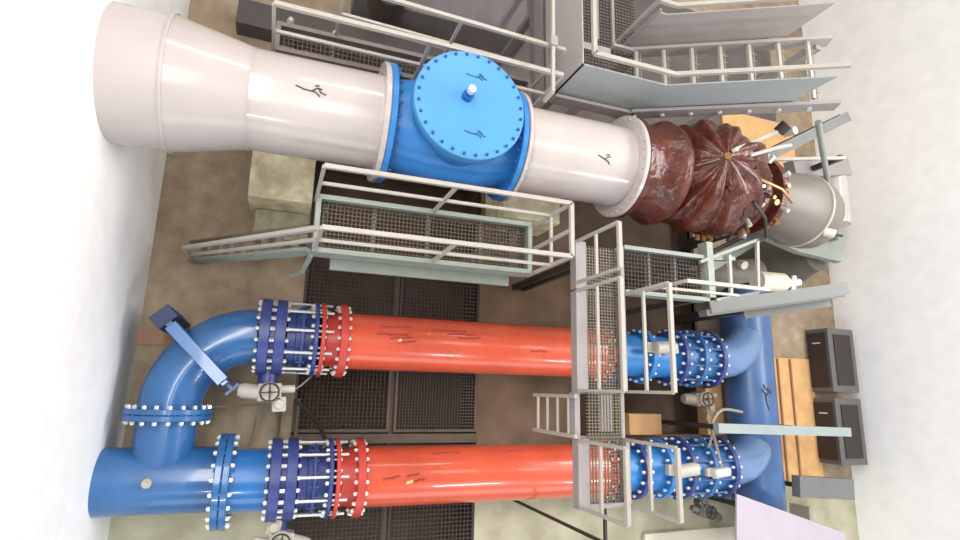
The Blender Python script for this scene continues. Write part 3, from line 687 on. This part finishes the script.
a_, b_ = at(700, 277, .9), at(755, 274, .9)
t = thing('return_pipe', 'grey horizontal pipe below the landing posts', 'pipe', (a_.x, a_.y, 0))
p = MB(); p.cyl(a_, b_, .34, seg=40); part('pipe_shell', p, greypipe, t); 
part('gauge_cap', MB().cyl(at(741, 264, 1.25), at(741, 264, 1.25) + Vector((0, -.05, .1)), .09, seg=16), cream, t)
part('pipe_stand', MB().bar(((a_.x+b_.x)/2, a_.y, -.55), ((a_.x+b_.x)/2, a_.y, .6), .2), dark, t)

# green grey deck plates beneath the brown machine with dark handrail
t = thing('machine_deck', 'green grey steel deck wrapping under the brown machine at right', 'platform', (8, 3, 0))
zd = 2.15
poly = [at(*q, zd) for q in ((690, 266), (764, 229), (842, 234), (842, 262), (800, 252), (768, 238), (712, 272))]
part('deck_plate', MB().prism([(v.x, v.y) for v in poly], zd - .16, zd), chan, t)
poly2 = [at(*q, zd) for q in ((764, 227), (800, 205), (842, 205), (842, 233))]
rz = .75
def dk(pts, z0, nm='hand_rail', r=.025):
    part(nm, MB().tube([at(*q, z0) for q in pts], r, 8), dark, t)
dk([(652, 279), (700, 257), (770, 222), (842, 236)], zd + .35); dk([(690, 262), (730, 245), (762, 226)], zd + .1, r=.02)
dk([(757, 192), (771, 217), (761, 224), (745, 219)], zd + .7, 'guard_frame', .03); dk([(771, 215), (800, 222), (790, 231), (768, 222)], zd + .7, 'guard_frame', .025)
part('latch', MB().box(at(786, 226, zd + .72), (.2, .12, .1)), dark, t)
for q in ((700, 258), (835, 240)):
    v = at(*q, zd); part('support_column', MB().bar((v.x, v.y, -.5 if v.x < QX1 else 0), (v.x, v.y, zd - .1), .1), dark, t)
# diagonal pole at right edge, cross members above the machine
pa, pb = at(818, 122, 4.3), at(837, 238, 2.3)
t = thing('diagonal_pole', 'thin grey green pole slanting down at the right edge', 'pole', (pb.x, pb.y, 0)); part('pole_bar', MB().cyl(pa, pb, .05, seg=12), chan, t); part('foot', MB().bar((pb.x, pb.y, 0), (pb.x, pb.y, pb.z + .02), .08), chan, t)
for (qa, qb, z0, wd, m, lab) in (((735, 172), (845, 118), 3.0, .20, beamm, 'grey slanting duct arm above the grey vessel, upper one'),
                                 ((752, 160), (845, 158), 2.6, .06, castal, 'thin pale conduit crossing above the grey vessel'),
                                 ((790, 170), (845, 168), 1.8, .40, graym, 'broad grey beam behind the grey vessel')):
    a_, b_ = at(*qa, z0), at(*qb, z0); t = thing('cross_member', lab, 'beam', (b_.x, b_.y, 0)); part('beam_bar', MB().bar(a_, b_, wd, min(wd, .25)), m, t)
    part('support_column', MB().bar((b_.x - .1, b_.y, 0), (b_.x - .1, b_.y, z0), .1), dark, t)
a_ = at(778, 132, 3.4); t = thing('limit_switch', 'small dark and white switch head below the stair', 'switch', a_)
part('switch_body', MB().cyl(a_, a_ + Vector((.05, .1, .15)), .1, seg=14), dark, t); part('switch_cap', MB().cyl(a_ + Vector((.16, .0, 0)), a_ + Vector((.18, -.02, .2)), .07, seg=14), zinc, t)
part('arm', MB().bar(a_, SCN + RTILT @ Vector((.1, .1, .98)), .06), castal, t)
q0 = at(757, 142, 0)
solo('warm_lit_slab', MB().box((q0.x, q0.y, .05), (2.4, 1.3, .10)), ochre, 'floor patch above the brown machine, ochre standing for warm light', 'floor slab')  # warm light on the floor, painted as an ochre patch

# ------------------------------------------------------------------ far walkway behind the penstock (upper left)
z2 = CAMZ - 7.3
t = thing('rear_walkway', 'walkway with long double railings behind the white pipe at the top', 'walkway', (1.5, 4.6, 0))
fr0, fr1 = Vector((-.36, 4.39, z2)), Vector((3.5, 4.36, z2)); bk0, bk1 = Vector((.55, 5.02, z2)), Vector((3.5, 4.92, z2))
a_ = at(274, 3, z2 + 1.1); fr0 = Vector((a_.x, a_.y, z2)); a_ = at(563, 84, z2 + 1.1); fr1 = Vector((a_.x, max(a_.y, 4.33), z2))
a_ = at(345, -14, z2 + 1.1); bk0 = Vector((a_.x, a_.y, z2)); a_ = at(565, 50, z2 + 1.1); bk1 = Vector((a_.x, a_.y, z2))
rail(t, fr0, fr1, 3, w=.055, base_drop=.1)
rail(t, bk0, bk1, 3, w=.05, base_drop=.1)
y0_, y1_ = 4.38, bk0.y
deck(t, fr0.x, fr1.x, y0_ + .02, y1_, z2, gm=mat('rear_mesh_steel', (92, 80, 76), .6, .2), cm_=mat('rear_channel', (112, 102, 98), .5), sp=.06, ch=.14, joists=4)
for xx in (fr0.x + .3, fr1.x - .3): part('support_column', MB().bar((xx, y1_ - .1, 0), (xx, y1_ - .1, z2 - .1), .1), dark, t)
# dark floor equipment seen under it
gm_ = mat('slate_grey_paint', (108, 102, 102), .6, var=.15)
a_, b_ = at(300, -20, .6), at(500, 60, .6)
solo('floor_cabinet', MB().box((2.6, 7.9, .35), (3.6, 1.3, .7)), gm_, 'long slate grey box on the floor behind the rear walkway', 'cabinet', bevel=.02)
solo('floor_duct', MB().bar((-1.2, 6.6, .2), (3.6, 6.5, .2), .5, .4), mat('dark_duct_paint', (74, 68, 66), .6), 'dark floor duct running behind the rear walkway', 'duct')
solo('oval_hatch', MB().lathe([(0, .35), (.5, .32), (.52, .02)], (1.4, 7.25, .62), (0, 0, 1), 28), dark, 'black rounded drum at the top edge behind the railing', 'drum')
for k in range(3):
    q = at(291 + 45*k, 18 + 13*k, .5)
    if k < 2: solo('floor_lamp_dome', MB().lathe([(0, .07), (.4, .07), (.48, .04)], (q.x, q.y, 0), (0, 0, 1), 16), cream, ('small white capped post seen through the railing at upper left, nearer the corner', 'small white capped post seen through the railing, nearer the black drum')[k], 'post', 'white capped posts')

# ------------------------------------------------------------------ upper right platform and stair
t = thing('stair_platform', 'grey stair with sheet guards rising to the right from a corner landing at the top', 'staircase', (5, 5, 0))
PXa, PYa = 3.69, 4.50; PZ3 = PZT; xs1, ys1 = 5.12, 5.63; XT = 7.85; ZR = 1.47; XG = 7.2
def zst(x): return PZ3 + max(0, (x - xs1)) / (XT - xs1) * ZR
gh, gl = .80, 0.0
guard_green = mat('guard_sheet_paint', (152, 158, 158), .5, var=.06); guard_grey = mat('guard_grey_paint', (166, 158, 156), .5, var=.08)
def sheet(name, pts, m, th=.02, nrm=(0, 1, 0)):
    n = Vector(nrm)*th; part(name, MB().hexa([Vector(p) for p in pts], [Vector(p) + n for p in pts]), m, t)
YT3 = 7.6
sheet('guard_panel', [(PXa, PYa, PZ3 - .12), (PXa, YT3, PZ3 - .12), (PXa, YT3, PZ3 + gh), (PXa, PYa, PZ3 + gh)], guard_grey, nrm=(1, 0, 0))
sheet('guard_panel', [(PXa, PYa, PZ3 - .12), (xs1, PYa, PZ3 - .12), (xs1, PYa, PZ3 + gh), (PXa, PYa, PZ3 + gh)], guard_green)
sheet('guard_panel', [(xs1, PYa, PZ3 - .12), (XG, PYa, zst(XG) - .12), (XG, PYa, zst(XG) + gh), (xs1, PYa, PZ3 + gh)], guard_green)
sheet('guard_panel', [(4.95, ys1, PZ3 + .05), (xs1, ys1, PZ3 + .05), (xs1, ys1, PZ3 + gh + .1), (4.95, ys1, PZ3 + gh + .1)], guard_grey)
sheet('guard_panel', [(xs1, ys1, PZ3 + .05), (XG, ys1, zst(XG) + .05), (XG, ys1, zst(XG) + gh + .1), (xs1, ys1, PZ3 + gh + .1)], guard_grey)
up = Vector((0, 0, 1.0))
for (a_, b_) in (((PXa + .07, YT3, PZ3), (PXa + .07, PYa + .07, PZ3)), ((PXa + .07, PYa + .07, PZ3), (xs1, PYa + .07, PZ3)), ((xs1, PYa + .07, PZ3), (XG, PYa + .07, zst(XG)))):
    part('top_rail', MB().bar(Vector(a_) + up, Vector(b_) + up, .06), railm, t)
for (a_, b_) in (((4.80, ys1, PZ3), (xs1, ys1, PZ3)), ((xs1, ys1, PZ3), (XG, ys1, zst(XG)))):
    part('top_rail', MB().bar(Vector(a_) + up*1.12, Vector(b_) + up*1.12, .06), railm, t)
part('post', MB().bar((4.80, ys1, PZ3), (4.80, ys1, PZ3 + 1.15), .05), graym, t); part('post', MB().bar((4.92, ys1 - .04, PZ3), (4.92, ys1 - .04, PZ3 + 1.0), .04), graym, t)
part('stringer', MB().bar((xs1 - .4, ys1 - .08, PZ3 - .05), (xs1, ys1 - .08, PZ3 - .05), .05, .25), guard_grey, t)
for yy, mm in ((ys1 - .06, guard_grey), (PYa - .05, graym)):
    part('stringer', MB().bar((xs1 - .02, yy, PZ3 - .06), (XT, yy, zst(XT) - .06), .05, .24), mm, t)
part('stringer', MB().bar((PXa, PYa - .05, PZ3 - .10), (xs1, PYa - .05, PZ3 - .10), .05, .22), graym, t)
part('stringer', MB().bar((PXa - .04, PYa, PZ3 - .10), (PXa - .04, YT3, PZ3 - .10), .05, .22), graym, t)
nt_ = 7
for k in range(nt_):
    x = xs1 + .05 + (XT - xs1)*(k)/nt_; z = zst(x)
    tr = MB().box((x, (PYa + ys1)/2, z), (.06, ys1 - PYa - .1, .05)); grating_mesh(tr, x + .03, x + .15, PYa + .06, ys1 - .1, z, .05, .006, .02, .12)
    part('stair_tread', tr, railm, t)
    part('tread_bolt', MB().cyl((x - .02, PYa - .11, z - .08), (x - .02, PYa - .06, z - .08), .035, seg=8), zinc, t)
g = MB(); grating_mesh(g, PXa + .05, 5.2, PYa + .06, YT3, PZ3 - .02, .06, .010, .025); part('grating_deck', g, mat('landing_mesh_steel', (96, 84, 78), .6, .2), t)
for x in (4.45, 4.75): part('post', MB().bar((x, PYa + 1.1, PZ3), (x, YT3, PZ3 + .02), .05), graym, t)
part('edge_channel', MB().bar((PXa + .1, PYa + .95, PZ3 - .05), (4.7, PYa + .95, PZ3 - .05), .12, .1), guard_grey, t)
for (x, y, zz) in ((PXa + .1, PYa + .1, PZ3), (PXa + .1, 7.4, PZ3), (XT - .1, ys1 - .1, zst(XT - .1)), (5.2, ys1 - .1, PZ3)):
    part('support_column', MB().bar((x, y, 0), (x, y, zz - .12), .12), graym, t)
solo('floor_plate', MB().box((8.0, 7.6, .02), (8.2, 4.6, .04)), mat('slate_floor_plate', (98, 90, 86), .6, var=.25, vscale=2), 'dark grey plate on the floor beneath the rising stair', 'floor plate')
# column frame left of the landing
t = thing('steel_frame', 'grey vertical steel members left of the corner landing at the top', 'steel frame', (3.6, 6, 0))
for (px, wd, mm) in ((536, .18, gm_), (548, .10, graym)):
    z0 = 2.2; v0_, v1_ = at(px, -6, z0), at(px + 1, 104, z0)
    part('side_member', MB().bar(v0_, v1_, wd, .2), mm, t)
z0 = PZ3 + .95; v0_, v1_ = at(553, -6, z0), at(553, 92, z0); part('guard_rail', MB().bar(v0_, v1_, .045), railm, t)
part('joint_clamp', MB().box(at(553, 42, z0), (.1, .14, .1)), graym, t); part('guard_post', MB().bar(v1_, v1_ - Vector((0, 0, .25)), .045), railm, t); part('strut', MB().bar(at(553, 42, z0), at(548, 50, 2.2), .04), graym, t)
v0_, v1_ = at(553, 92, 2.9), at(620, 118, 2.9); part('tie_bar', MB().bar(v0_, v1_, .05), railm, t)
for q in ((536, 10), (536, 98)):
    v = at(*q, 2.2); part('support_column', MB().bar((v.x, v.y, 0), (v.x, v.y, 2.1), .12), gm_, t)
